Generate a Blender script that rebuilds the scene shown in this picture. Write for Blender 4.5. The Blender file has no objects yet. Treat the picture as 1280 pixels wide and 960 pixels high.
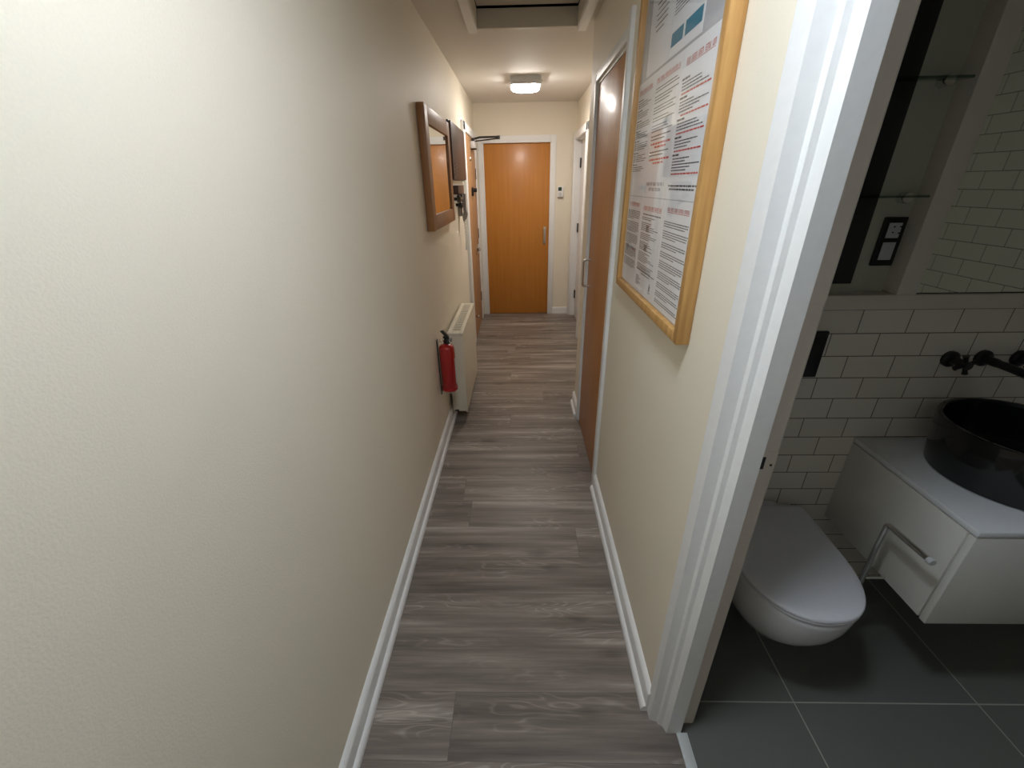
import bpy, bmesh, math, random
from mathutils import Vector, Matrix
random.seed(7)
S = bpy.context.scene
COL = S.collection
PI = math.pi

# ------------------------------------------------------------------ materials
def new_mat(name):
    m = bpy.data.materials.new(name); m.use_nodes = True
    nt = m.node_tree
    return m, nt, nt.nodes['Principled BSDF']

def N(nt, typ, **kw):
    n = nt.nodes.new(typ)
    for k, v in kw.items():
        if k in n.inputs: n.inputs[k].default_value = v
        else: setattr(n, k, v)
    return n

def simple(name, col, rough=.5, metal=0., coat=0., bump=0., bscale=200., spec=.5):
    m, nt, b = new_mat(name)
    b.inputs['Base Color'].default_value = (*col, 1)
    b.inputs['Roughness'].default_value = rough
    b.inputs['Metallic'].default_value = metal
    b.inputs['Coat Weight'].default_value = coat
    b.inputs['Specular IOR Level'].default_value = spec
    tc = N(nt, 'ShaderNodeTexCoord')
    nz = N(nt, 'ShaderNodeTexNoise', Scale=bscale, Detail=3.)
    nt.links.new(tc.outputs['Object'], nz.inputs['Vector'])
    # slight tonal variation of the finish itself
    mx = N(nt, 'ShaderNodeMix', data_type='RGBA')
    mx.inputs[6].default_value = (*[c*.96 for c in col], 1)
    mx.inputs[7].default_value = (*[min(1, c*1.04) for c in col], 1)
    nt.links.new(nz.outputs['Fac'], mx.inputs[0])
    nt.links.new(mx.outputs[2], b.inputs['Base Color'])
    if bump:
        bp = N(nt, 'ShaderNodeBump', Strength=bump, Distance=.002)
        nt.links.new(nz.outputs['Fac'], bp.inputs['Height'])
        nt.links.new(bp.outputs[0], b.inputs['Normal'])
    return m

def wood(name, c1, c2, rough, axis='Z', coat=0., scale=1., bump=0., coat_rough=.06):
    m, nt, b = new_mat(name)
    tc = N(nt, 'ShaderNodeTexCoord'); mp = N(nt, 'ShaderNodeMapping')
    st = [28., 28., 28.]; st['XYZ'.index(axis)] = 1.6
    mp.inputs['Scale'].default_value = [s*scale for s in st]
    nt.links.new(tc.outputs['Object'], mp.inputs[0])
    nz = N(nt, 'ShaderNodeTexNoise', Scale=2.2, Detail=6., Roughness=.6)
    nt.links.new(mp.outputs[0], nz.inputs['Vector'])
    cr = N(nt, 'ShaderNodeValToRGB')
    cr.color_ramp.elements[0].position = .3; cr.color_ramp.elements[0].color = (*c1, 1)
    cr.color_ramp.elements[1].position = .7; cr.color_ramp.elements[1].color = (*c2, 1)
    nt.links.new(nz.outputs['Fac'], cr.inputs[0]); nt.links.new(cr.outputs[0], b.inputs['Base Color'])
    b.inputs['Roughness'].default_value = rough
    b.inputs['Coat Weight'].default_value = coat
    b.inputs['Coat Roughness'].default_value = coat_rough
    if bump:
        bp = N(nt, 'ShaderNodeBump', Strength=bump, Distance=.001)
        nt.links.new(nz.outputs['Fac'], bp.inputs['Height']); nt.links.new(bp.outputs[0], b.inputs['Normal'])
    return m

def tiles(name, u, v, w, h, off_u, off_v, mortar, c1, c2, cm, rough, offset=.5):
    """brick pattern over two world axes"""
    m, nt, b = new_mat(name)
    tc = N(nt, 'ShaderNodeTexCoord'); sp = N(nt, 'ShaderNodeSeparateXYZ'); cb = N(nt, 'ShaderNodeCombineXYZ')
    nt.links.new(tc.outputs['Object'], sp.inputs[0])
    for ax, off, i in ((u, off_u, 0), (v, off_v, 1)):
        a = N(nt, 'ShaderNodeMath', operation='SUBTRACT'); a.inputs[1].default_value = off - 100*(w if i == 0 else 2*h)
        nt.links.new(sp.outputs['XYZ'.index(ax)], a.inputs[0]); nt.links.new(a.outputs[0], cb.inputs[i])
    br = N(nt, 'ShaderNodeTexBrick', offset=offset, offset_frequency=2, squash=1.)
    br.inputs['Scale'].default_value = 1.; br.inputs['Brick Width'].default_value = w
    br.inputs['Row Height'].default_value = h; br.inputs['Mortar Size'].default_value = mortar
    br.inputs['Mortar Smooth'].default_value = .15
    br.inputs['Color1'].default_value = (*c1, 1); br.inputs['Color2'].default_value = (*c2, 1)
    br.inputs['Mortar'].default_value = (*cm, 1)
    nt.links.new(cb.outputs[0], br.inputs['Vector']); nt.links.new(br.outputs['Color'], b.inputs['Base Color'])
    bp = N(nt, 'ShaderNodeBump', Strength=.4, Distance=.001, invert=True)
    nt.links.new(br.outputs['Fac'], bp.inputs['Height']); nt.links.new(bp.outputs[0], b.inputs['Normal'])
    b.inputs['Roughness'].default_value = rough
    return m

def plank_floor():
    m, nt, b = new_mat('grey oak planks')
    L = nt.links.new
    W, LEN, Y0 = .192, 1.42, 1.418
    tc = N(nt, 'ShaderNodeTexCoord'); sp = N(nt, 'ShaderNodeSeparateXYZ'); L(tc.outputs['Object'], sp.inputs[0])
    def math_(op, a, bb=None):
        n = N(nt, 'ShaderNodeMath', operation=op)
        for i, s in enumerate((a, bb)):
            if s is None: continue
            if isinstance(s, (int, float)): n.inputs[i].default_value = s
            else: L(s, n.inputs[i])
        return n.outputs[0]
    yy = math_('DIVIDE', math_('SUBTRACT', sp.outputs[1], Y0 - 50*W), W)
    row = math_('FLOOR', yy); fy = math_('FRACT', yy)
    wn = N(nt, 'ShaderNodeTexWhiteNoise', noise_dimensions='1D'); L(row, wn.inputs['W'])
    xx = math_('ADD', math_('DIVIDE', math_('ADD', sp.outputs[0], 40*LEN), LEN), wn.outputs['Value'])
    colm = math_('FLOOR', xx); fx = math_('FRACT', xx)
    pid = math_('ADD', math_('MULTIPLY', row, 17.31), math_('MULTIPLY', colm, 5.77))
    wn2 = N(nt, 'ShaderNodeTexWhiteNoise', noise_dimensions='1D'); L(pid, wn2.inputs['W'])
    # seams
    sy = math_('MINIMUM', fy, math_('SUBTRACT', 1., fy)); sx = math_('MINIMUM', fx, math_('SUBTRACT', 1., fx))
    seam = math_('MINIMUM', math_('DIVIDE', sy, .007), math_('DIVIDE', sx, .0012))
    seam = math_('MINIMUM', seam, 1.)
    # per-plank coords
    cb = N(nt, 'ShaderNodeCombineXYZ')
    L(math_('ADD', sp.outputs[0], math_('MULTIPLY', wn2.outputs['Value'], 37.)), cb.inputs[0])
    L(math_('MULTIPLY', fy, W), cb.inputs[1]); L(math_('MULTIPLY', wn2.outputs['Value'], 9.), cb.inputs[2])
    # cathedral rings : contour lines of a stretched soft noise
    mp = N(nt, 'ShaderNodeMapping'); mp.inputs['Scale'].default_value = (2.0, 11., 1.); L(cb.outputs[0], mp.inputs[0])
    n1 = N(nt, 'ShaderNodeTexNoise', Scale=1., Detail=2.5, Roughness=.5, Distortion=.25); L(mp.outputs[0], n1.inputs['Vector'])
    rings = math_('SINE', math_('MULTIPLY', n1.outputs['Fac'], 95.))
    n4 = N(nt, 'ShaderNodeTexNoise', Scale=.8, Detail=1.); L(mp.outputs[0], n4.inputs['Vector'])
    ringmask = N(nt, 'ShaderNodeMapRange'); L(n4.outputs['Fac'], ringmask.inputs['Value'])
    ringmask.inputs['From Min'].default_value = .47; ringmask.inputs['From Max'].default_value = .62
    rings = math_('MULTIPLY', math_('MULTIPLY', math_('POWER', math_('MAXIMUM', rings, 0.), 2.), ringmask.outputs[0]), .20)
    # fine streaks
    mp2 = N(nt, 'ShaderNodeMapping'); mp2.inputs['Scale'].default_value = (4., 130., 1.); L(cb.outputs[0], mp2.inputs[0])
    n2 = N(nt, 'ShaderNodeTexNoise', Scale=1., Detail=6., Roughness=.65); L(mp2.outputs[0], n2.inputs['Vector'])
    # broad tone bands along the plank
    mp3 = N(nt, 'ShaderNodeMapping'); mp3.inputs['Scale'].default_value = (1.3, 20., 1.); L(cb.outputs[0], mp3.inputs[0])
    n3 = N(nt, 'ShaderNodeTexNoise', Scale=1., Detail=4., Roughness=.55); L(mp3.outputs[0], n3.inputs['Vector'])
    # knots
    mp4 = N(nt, 'ShaderNodeMapping'); mp4.inputs['Scale'].default_value = (2.2, 6.5, 1.); L(cb.outputs[0], mp4.inputs[0])
    vo = N(nt, 'ShaderNodeTexVoronoi', Scale=1.); L(mp4.outputs[0], vo.inputs['Vector'])
    kd = math_('ADD', vo.outputs['Distance'], math_('MULTIPLY', math_('SUBTRACT', n2.outputs['Fac'], .5), .12))
    knot = N(nt, 'ShaderNodeMapRange', interpolation_type='SMOOTHSTEP'); L(kd, knot.inputs['Value'])
    knot.inputs['From Min'].default_value = .03; knot.inputs['From Max'].default_value = .20
    knot.inputs['To Min'].default_value = 1.; knot.inputs['To Max'].default_value = 0.
    t = math_('ADD', math_('MULTIPLY', n3.outputs['Fac'], 1.3), math_('MULTIPLY', n2.outputs['Fac'], .42))
    t = math_('ADD', t, rings)
    t = math_('SUBTRACT', t, math_('MULTIPLY', knot.outputs[0], .30))
    t = math_('ADD', t, math_('MULTIPLY', math_('SUBTRACT', wn2.outputs['Value'], .5), .16))
    t = math_('SUBTRACT', t, .40)
    cr = N(nt, 'ShaderNodeValToRGB'); L(t, cr.inputs[0])
    e = cr.color_ramp.elements
    e[0].position = .08; e[0].color = (.083, .066, .054, 1)
    e[1].position = .86; e[1].color = (.47, .412, .358, 1)
    k = e.new(.46); k.color = (.213, .178, .152, 1)
    k = e.new(.62); k.color = (.288, .248, .213, 1)
    mx = N(nt, 'ShaderNodeMix', data_type='RGBA'); mx.inputs[6].default_value = (.11, .092, .080, 1)
    L(seam, mx.inputs[0]); L(cr.outputs[0], mx.inputs[7]); L(mx.outputs[2], b.inputs['Base Color'])
    b.inputs['Roughness'].default_value = .42
    bp = N(nt, 'ShaderNodeBump', Strength=.12, Distance=.002); L(n2.outputs['Fac'], bp.inputs['Height']); L(bp.outputs[0], b.inputs['Normal'])
    return m

M = {}
M['cream'] = simple('cream emulsion', (.87, .80, .66), .55, bump=.25, bscale=260)
M['ceil'] = simple('white ceiling paint', (.82, .78, .72), .7, bump=.15, bscale=180)
M['white'] = simple('white gloss paint', (.87, .87, .86), .42, bump=.12, bscale=60)
M['hatchw'] = simple('hatch paint', (.70, .66, .58), .5)
M['planks'] = plank_floor()
M['orange'] = wood('orange veneer', (.50, .190, .026), (.58, .235, .036), .42, 'Z', coat=.18, coat_rough=.2, scale=.5)
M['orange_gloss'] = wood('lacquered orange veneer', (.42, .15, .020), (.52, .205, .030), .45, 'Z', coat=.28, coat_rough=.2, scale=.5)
M['tan'] = wood('tan veneer', (.44, .235, .105), (.52, .30, .15), .5, 'Z', scale=.5)
M['oak'] = wood('oak frame', (.44, .225, .065), (.64, .37, .13), .45, 'Z', bump=.15)
M['mframe'] = wood('brown mirror frame', (.30, .13, .045), (.37, .175, .065), .42, 'Z', scale=.6)
M['alu'] = simple('satin aluminium', (.72, .74, .74), .5, .25)
M['brown'] = wood('dark brown wood', (.055, .028, .02), (.085, .043, .03), .4, 'Z', scale=.6)
M['black'] = simple('black plastic', (.015, .014, .014), .4)
M['blackmetal'] = simple('matt black of the recess shade sheet', (.012, .011, .011), .35, .0)
M['gloss_black'] = simple('black glazed ceramic', (.008, .008, .008), .12, coat=.3)
M['chrome'] = simple('chrome', (.75, .74, .72), .15, 1.)
M['steel'] = simple('brushed steel', (.62, .60, .57), .3, 1.)
M['grey'] = simple('grey plastic', (.32, .29, .28), .45)
M['lgrey'] = simple('light grey plastic', (.60, .60, .60), .4)
M['red'] = simple('red enamel', (.42, .012, .012), .22, coat=.6)
M['rad'] = simple('cream radiator enamel', (.80, .74, .60), .35)
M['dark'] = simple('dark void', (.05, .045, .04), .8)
M['ceramic'] = simple('white ceramic', (.82, .82, .84), .12, coat=.4)
M['seatw'] = simple('white seat plastic', (.80, .80, .84), .3)
M['vanity'] = simple('white satin board', (.80, .78, .72), .35)
M['vtop'] = simple('white vanity top', (.82, .83, .84), .3)
M['taupe'] = simple('bathroom trim paint', (.80, .72, .63), .4)
M['niche'] = simple('grey green plaster', (.50, .50, .40), .45)
M['paper'] = simple('white paper', (.88, .88, .90), .6)
M['ink'] = simple('black ink', (.06, .06, .065), .7)
M['redink'] = simple('red ink', (.62, .07, .05), .7)
M['teal'] = simple('teal print', (.035, .24, .36), .6)
M['backing'] = simple('grey backing board', (.52, .52, .54), .7)
M['screen'] = simple('dark green display', (.02, .045, .03), .25)
M['beige'] = simple('reveal paint', (.70, .62, .50), .4)
M['met'] = tiles('metro tiles', 'X', 'Z', .1537, .0785, 1.1546 - .1537*6, 1.1165 - .0785*14, .0016, (.84, .77, .67), (.88, .81, .71), (.20, .16, .13), .18)
M['met_y'] = tiles('metro tiles side', 'Y', 'Z', .1537, .0785, .05, 1.1165 - .0785*14, .0016, (.84, .81, .70), (.88, .84, .73), (.24, .21, .17), .18)
M['slate'] = tiles('slate floor tiles', 'X', 'Y', .596, .599, .897, .82, .0022, (.150, .156, .142), (.160, .164, .148), (.42, .41, .35), .38, offset=0.)

def mirror_mat():
    m, nt, b = new_mat('mirror glass')
    b.inputs['Base Color'].default_value = (.82, .85, .82, 1); b.inputs['Metallic'].default_value = 1.; b.inputs['Roughness'].default_value = .02
    return m
M['mirror'] = mirror_mat()

def pane_mat(name, tint=(1, 1, 1), rough=.02, ior=1.5):
    m, nt, b = new_mat(name); nt.nodes.remove(b)
    out = nt.nodes['Material Output']
    tr = N(nt, 'ShaderNodeBsdfTransparent'); tr.inputs[0].default_value = (*tint, 1)
    gl = N(nt, 'ShaderNodeBsdfGlossy'); gl.inputs['Roughness'].default_value = rough
    fr = N(nt, 'ShaderNodeFresnel', IOR=ior); mx = N(nt, 'ShaderNodeMixShader')
    ge = N(nt, 'ShaderNodeNewGeometry'); inv = N(nt, 'ShaderNodeMath', operation='SUBTRACT'); inv.inputs[0].default_value = 1.
    nt.links.new(ge.outputs['Backfacing'], inv.inputs[1]); mu = N(nt, 'ShaderNodeMath', operation='MULTIPLY')
    nt.links.new(fr.outputs[0], mu.inputs[0]); nt.links.new(inv.outputs[0], mu.inputs[1])
    nt.links.new(mu.outputs[0], mx.inputs[0]); nt.links.new(tr.outputs[0], mx.inputs[1]); nt.links.new(gl.outputs[0], mx.inputs[2])
    nt.links.new(mx.outputs[0], out.inputs[0])
    return m
M['pane'] = pane_mat('clear acrylic pane', rough=.04)
M['shelfglass'] = pane_mat('glass shelf', tint=(.55, .65, .6), ior=1.5)

def emit(name, col, st):
    m, nt, b = new_mat(name)
    b.inputs['Base Color'].default_value = (*col, 1)
    b.inputs['Emission Color'].default_value = (*col, 1); b.inputs['Emission Strength'].default_value = st
    return m
M['lamp_far'] = emit('lit diffuser far', (1., .945, .89), 23.5)
M['lamp_near'] = emit('lit diffuser near', (.83, .925, 1.04), 23.5)

# ------------------------------------------------------------------ mesh building
class MB:
    def __init__(s): s.bm = bmesh.new(); s.mi = 0
    def _fin(s, n0):
        s.bm.faces.ensure_lookup_table()
        for f in s.bm.faces[n0:]: f.material_index = s.mi
    def box(s, a, b, bev=0., seg=2):
        n0 = len(s.bm.faces)
        c = [(x+y)/2 for x, y in zip(a, b)]; d = [abs(y-x) for x, y in zip(a, b)]
        tb = bmesh.new(); bmesh.ops.create_cube(tb, size=1., matrix=Matrix.Translation(c) @ Matrix.Diagonal((*d, 1)))
        if bev: bmesh.ops.bevel(tb, geom=tb.edges[:], offset=min(bev, min(d)*.45), segments=seg, profile=.5, affect='EDGES', clamp_overlap=True)
        s._merge(tb); s._fin(n0); return s
    def _merge(s, tb, mat=None):
        if mat is not None: bmesh.ops.transform(tb, matrix=mat, verts=tb.verts)
        me = bpy.data.meshes.new('t'); tb.to_mesh(me); tb.free(); s.bm.from_mesh(me); bpy.data.meshes.remove(me)
    def prism(s, pts, a, b, axis='Z'):
        """polygon pts extruded a..b. axis Z: pts (x,y); axis Y: pts (x,z); axis X: pts (y,z)"""
        n0 = len(s.bm.faces)
        def P(p, t): return {'Z': (p[0], p[1], t), 'Y': (p[0], t, p[1]), 'X': (t, p[0], p[1])}[axis]
        tb = bmesh.new()
        v0 = [tb.verts.new(P(p, a)) for p in pts]; v1 = [tb.verts.new(P(p, b)) for p in pts]
        n = len(pts)
        for i in range(n): tb.faces.new((v0[i], v0[(i+1) % n], v1[(i+1) % n], v1[i]))
        tb.faces.new(v0[::-1]); tb.faces.new(v1)
        bmesh.ops.recalc_face_normals(tb, faces=tb.faces[:])
        s._merge(tb); s._fin(n0); return s
    def loft(s, rings, cap=True):
        n0 = len(s.bm.faces); tb = bmesh.new()
        R = [[tb.verts.new(p) for p in r] for r in rings]; n = len(R[0])
        for i in range(len(R)-1):
            for j in range(n): tb.faces.new((R[i][j], R[i][(j+1) % n], R[i+1][(j+1) % n], R[i+1][j]))
        if cap: tb.faces.new(R[0][::-1]); tb.faces.new(R[-1])
        bmesh.ops.recalc_face_normals(tb, faces=tb.faces[:])
        s._merge(tb); s._fin(n0); return s
    def lathe(s, prof, c=(0, 0, 0), axis='Z', seg=48, closed=False):
        """prof list of (r, h) around axis through c"""
        rings = []
        for r, h in prof:
            ring = []
            for k in range(seg):
                a = 2*PI*k/seg; u, v = max(r, 1e-5)*math.cos(a), max(r, 1e-5)*math.sin(a)
                p = {'Z': (u, v, h), 'Y': (u, h, v), 'X': (h, u, v)}[axis]
                ring.append((c[0]+p[0], c[1]+p[1], c[2]+p[2]))
            rings.append(ring)
        return s.loft(rings)
    def tube(s, pts, r, seg=12):
        n0 = len(s.bm.faces); P = [Vector(p) for p in pts]; rings = []
        up = Vector((0, 0, 1)); prev = None
        rr = r if isinstance(r, (list, tuple)) else [r]*len(P)
        for i, p in enumerate(P):
            t = (P[min(i+1, len(P)-1)] - P[max(i-1, 0)]).normalized()
            if prev is None:
                a = t.orthogonal().normalized()
            else:
                a = (prev - t*prev.dot(t)).normalized()
            prev = a; b = t.cross(a)
            rings.append([tuple(p + (a*math.cos(2*PI*k/seg) + b*math.sin(2*PI*k/seg))*rr[i]) for k in range(seg)])
        return s.loft(rings)
    def quad(s, pts):
        n0 = len(s.bm.faces); s.bm.faces.new([s.bm.verts.new(p) for p in pts]); s._fin(n0); return s
    def build(s, name, mats, parent=None, smooth=True, ang=35):
        me = bpy.data.meshes.new(name); s.bm.to_mesh(me); s.bm.free()
        for m in (mats if isinstance(mats, list) else [mats]): me.materials.append(m)
        if smooth:
            me.shade_smooth(); me.set_sharp_from_angle(angle=math.radians(ang))
        o = bpy.data.objects.new(name, me); COL.objects.link(o)
        if parent:
            o.parent = parent
            o.location = -Vector(parent['_w'])       # meshes are modelled in world coordinates
        return o

def rounded(path, r, n=5):
    """round the corners of a polyline"""
    P = [Vector(p) for p in path]; out = [P[0]]
    for i in range(1, len(P)-1):
        a = (P[i-1]-P[i]); b = (P[i+1]-P[i]); d = min(r, a.length*.49, b.length*.49)
        p0 = P[i]+a.normalized()*d; p2 = P[i]+b.normalized()*d
        for k in range(n+1):
            t = k/n; out.append(p0*(1-t)**2 + P[i]*2*t*(1-t) + p2*t*t)
    out.append(P[-1]); return [tuple(p) for p in out]

def tag(o, label=None, cat=None, group=None, kind=None):
    if label: o['label'] = label
    if cat: o['category'] = cat
    if group: o['group'] = group
    if kind: o['kind'] = kind
    return o
def thing(name, loc, label=None, cat=None, group=None, kind=None):
    o = bpy.data.objects.new(name, None); o.empty_display_size = .05; COL.objects.link(o); o.location = loc; o['_w'] = tuple(loc)
    return tag(o, label, cat, group, kind)
def under(o):            # let a mesh part own sub-parts (parts sit at world = mesh coords)
    o['_w'] = (0, 0, 0); return o
def structure(o, label, cat): return tag(o, label, cat, kind='structure')

# ------------------------------------------------------------------ dimensions
XL, XR, XF, YB, ZC = -.520, .412, .640, 5.476, 2.372
YC = 2.93                     # where the right wall steps back
DF = 1.985                    # door height
BY = 1.31                     # bathroom tiled wall
BX0, BX1, BY0 = .565, 2.2, -.95

# ------------------------------------------------------------------ room shell
o = MB().box((XL-.1, -1.7, -.06), (.495, YB+.1, 0)).box((.495, YC-.6, -.06), (.9, YB+.1, 0)).build('floor', M['planks'], smooth=False)
structure(o, 'grey brown oak plank floor of the narrow hallway', 'floor')
o = MB().box((.495, BY0-.1, -.06), (BX1+.1, BY+.2, 0)).build('floor_bathroom', M['slate'], smooth=False)
structure(o, 'dark slate grey tiled bathroom floor beyond the threshold', 'floor')
# hallway ceiling with the loft opening cut out
HX0, HX1, HY0, HY1 = -.245, .335, 2.25, 3.03
c = MB()
for a, b in (((XL-.1, -1.7), (XF+.1, HY0)), ((XL-.1, HY1), (XF+.1, YB+.1)), ((XL-.1, HY0), (HX0, HY1)), ((HX1, HY0), (XF+.1, HY1))):
    c.box((a[0], a[1], ZC), (b[0], b[1], ZC+.05))
o = c.build('ceiling', M['ceil'], smooth=False); structure(o, 'off white painted hallway ceiling', 'ceiling')
o = MB().box((BX0, BY0-.1, ZC), (BX1+.1, BY+.2, ZC+.05)).build('ceiling_bathroom', M['ceil'], smooth=False)
structure(o, 'plain bathroom ceiling', 'ceiling')
o = MB().box((XL-.1, -1.7, 0), (XL, 4.33, ZC)).box((XL-.1, 4.33, 2.02), (XL, 5.345, ZC)).box((XL-.1, 5.345, 0), (XL, YB+.1, ZC)).box((XL-.14, 4.2, 0), (XL-.09, 5.4, 2.1)).build('wall_left', M['cream'], smooth=False)
structure(o, 'long bare cream wall on the left of the hallway', 'wall')
o = MB().box((XL-.1, YB, 0), (-.43, YB+.1, ZC)).box((-.43, YB, DF+.015), (.36, YB+.1, ZC)).box((.36, YB, 0), (XF+.1, YB+.1, ZC)).box((-.5, YB+.06, 0), (.5, YB+.1, ZC)).build('wall_back', M['cream'], smooth=False)
structure(o, 'cream end wall around the far orange door', 'wall')
w = MB()
w.box((XR, -1.7, 0), (BX0-.01, -.07, ZC)).box((XR, -.07, 2.04), (BX0-.01, .785, ZC)).box((XR, .785, 0), (BX0-.01, 1.935, ZC))
w.box((XR, 1.935, 2.075), (.53, 2.685, ZC)).box((XR, 2.685, 0), (.53, YC, ZC)).box((.475, 1.9, 0), (.53, 2.7, ZC)).box((.53, YC-.1, 0), (XF+.1, YC, ZC))
o = w.build('wall_right', M['cream'], smooth=False); structure(o, 'cream right wall carrying the notice board', 'wall')
w = MB().box((XF, YC, 0), (XF+.1, 4.50, ZC)).box((XF, 4.50, 2.02), (XF+.1, 5.40, ZC)).box((XF, 5.40, 0), (XF+.1, YB+.1, ZC)).box((XF+.09, 4.4, 0), (XF+.13, 5.5, 2.1))
o = w.build('wall_right_far', M['cream'], smooth=False); structure(o, 'cream set back wall beside the half hidden white door', 'wall')
o = MB().box((XL-.1, -1.7, 0), (BX0, -1.6, ZC)).build('wall_front', M['cream'], smooth=False); structure(o, 'cream wall closing the hallway behind the camera', 'wall')

# bathroom walls: tiled back wall with the recess opening above the tiles
NZ0, NX0, NX1 = 1.242, .80, 1.153
w = MB().box((BX0-.05, BY, 0), (BX1+.1, BY+.1, 1.196)).box((BX0-.05, BY+.14, 1.1), (BX1+.1, BY+.18, ZC))
o = w.build('wall_bathroom', M['met'], smooth=False); structure(o, 'white metro tiled bathroom wall behind toilet and basin', 'wall')
o = MB().box((BX1, BY0-.1, 0), (BX1+.1, BY+.2, ZC)).build('wall_bathroom_side', M['met_y'], smooth=False); structure(o, 'tiled bathroom side wall seen only in the mirror', 'wall')
o = MB().box((BX0, BY0-.1, 0), (BX1, BY0, ZC)).build('wall_bathroom_front', M['met'], smooth=False); structure(o, 'tiled bathroom wall facing the basin', 'wall')

# skirtings
def skirt_profile(x0, sgn):
    return [(x0+sgn*d, z) for d, z in ((0, 0), (.029, 0), (.029, .012), (.026, .020), (.021, .025), (.0155, .027), (.0155, .083), (.0140, .0885), (.003, .101), (.0, .102))]
o = MB().prism(skirt_profile(XL, 1), -1.6, 4.26, 'Y').build('baseboard_left', M['white']); structure(o, 'white moulded skirting board along the left wall', 'skirting')
o = MB().prism(skirt_profile(XR, -1), .79, 1.905, 'Y').build('baseboard_right', M['white']); structure(o, 'white moulded skirting board under the notice board', 'skirting')
o = MB().prism(skirt_profile(XR, -1), 2.715, YC+.02, 'Y').box((XR-.012, YC, 0), (XF, YC+.015, .09)).build('baseboard_right_far', M['white']); structure(o, 'short white skirting stub past the glossy orange door', 'skirting')
o = MB().box((.405, YB-.015, 0), (.605, YB, .085), .004).box((.405, YB-.02, 0), (.605, YB-.013, .018), .004).build('baseboard_back', M['white']); structure(o, 'white skirting under the thermostat', 'skirting')

# bathroom door lining and moulded architrave (visible right-hand jamb)
# plan outline measured at the floor and at 1.8 m (the old frame is slightly out of plumb)
def leaning(bot, top, z1=2.05, zt=1.8):
    k = z1/zt
    hi = [(b[0]+(t_[0]-b[0])*k, b[1]+(t_[1]-b[1])*k) for b, t_ in zip(bot, top)]
    return MB().loft([[(x, y, 0) for x, y in bot], [(x, y, z1) for x, y in hi]])
a_bot = [(.4135, .800), (.405, .799), (.404, .783), (.4045, .7655), (.426, .760), (.430, .752), (.440, .748), (.449, .7285), (.4923, .7285), (.4923, .760), (.4923, .800)]
a_top = [(.4135, .800), (.405, .799), (.404, .790), (.404, .746), (.430, .738), (.432, .7258), (.4425, .7235), (.449, .701), (.487, .705), (.4923, .760), (.4923, .800)]
o = leaning(a_bot, a_top).build('trim_1', M['white'], ang=12); structure(o, 'white moulded architrave of the bathroom doorway', 'door frame')
jb = leaning([(.4923, .757), (.540, .757), (.545, .761), (.545, .80), (.4923, .80)], [(.4923, .757), (.550, .757), (.555, .761), (.555, .80), (.4923, .80)]).build('trim_2', M['taupe'], ang=20); structure(jb, 'inner bathroom door jamb with steel strike plate', 'door jamb')
under(jb)
st = MB().box((.495, .7555, .955), (.546, .7572, 1.045), .0006)
st.mi = 1; st.box((.503, .7545, 1.000), (.524, .7558, 1.032), .0006, 1); st.box((.536, .7545, 1.008), (.541, .7560, 1.013), .0005, 1)
st.build('strike_plate', [M['taupe'], M['black']], jb)
o = MB().box((.449, -.045, 2.02), (.552, .70, 2.039)).box((.449, -.069, 0), (.552, -.03, 2.06)).box((.403, -.10, 0), (.44, -.05, 2.1)).build('trim_3', M['white']); structure(o, 'white head and near jamb of the bathroom doorway', 'door jamb')
o = MB().box((.478, -.03, 0), (.512, .7285, .006), .002).box((.478, -.03, 0), (.512, .7285, .004)).build('trim_4', M['alu']); structure(o, 'metal threshold strip between planks and slate tiles', 'threshold')

# ------------------------------------------------------------------ far door
d = thing('door_1', (-.04, YB, 0), 'orange veneered door with steel handle at the hallway end', 'door', kind='structure')
MB().box((-.418, YB+.012, .004), (.345, YB+.052, DF), .002).build('door_leaf', M['orange'], d)
f = MB()
for x0, x1 in ((-.487, -.418), (.345, .412)):
    f.box((x0, YB-.014, 0), (x1, YB, DF+.075), .004)
    e = x1-.016 if x0 < 0 else x0
    f.box((e, YB-.024, 0), (e+.016, YB+.03, DF+.02), .003)
f.box((-.418, YB-.014, DF+.015), (.345, YB, DF+.075), .004).box((-.43, YB-.024, DF+.001), (.36, YB+.03, DF+.017), .003)
f.build('door_frame', M['white'], d)
h = MB().box((.279, YB+.004, .885), (.311, YB+.013, 1.085), .006)
h.lathe([(.0, 0), (.012, .0), (.012, .04), (.0, .04)], (.295, YB-.030, 1.055), 'Y', 16)
h.tube([(.295, YB-.026, 1.055), (.29, YB-.032, 1.03), (.288, YB-.034, .93)], [.011, .010, .007])
h.build('door_handle', M['steel'], d)

# ------------------------------------------------------------------ entrance door on the left wall
d = thing('door_2', (XL, 4.85, 0), 'tan entrance door in the left wall with closer and letter plate', 'door', kind='structure')
leaf = under(MB().box((XL-.03, 4.39, .006), (XL+.018, 5.275, 2.0), .002).build('door_leaf', M['tan'], d))
f = MB()
f.box((XL-.04, 4.26, 0), (XL+.028, 4.39, 2.08), .006).box((XL-.04, 5.28, 0), (XL+.03, 5.37, 2.08), .006).box((XL-.04, 4.26, 2.004), (XL+.028, 5.37, 2.08), .006)
f.box((XL, 4.235, 0), (XL+.034, 4.27, .11), .005)
f.build('door_frame', M['white'], d)
k = MB()
k.box((XL+.018, 4.86, 1.90), (XL+.062, 5.06, 1.965), .006); k.build('door_closer', M['lgrey'], d)
k = MB().lathe([(0, 0), (.026, 0), (.03, .006), (.026, .014), (0, .014)], (XL+.05, 4.90, 1.888), 'Z', 20).tube([(XL+.04, 4.92, 1.985), (XL+.11, 4.92, 2.0), (-.215, 4.88, 1.998)], .0095, 8).tube([(XL+.05, 5.0, 1.972), (-.215, 4.885, 1.985)], .006, 8).lathe([(0, 0), (.014, 0), (.014, .032), (0, .032)], (-.215, 4.88, 1.976), 'Z', 14)
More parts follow.
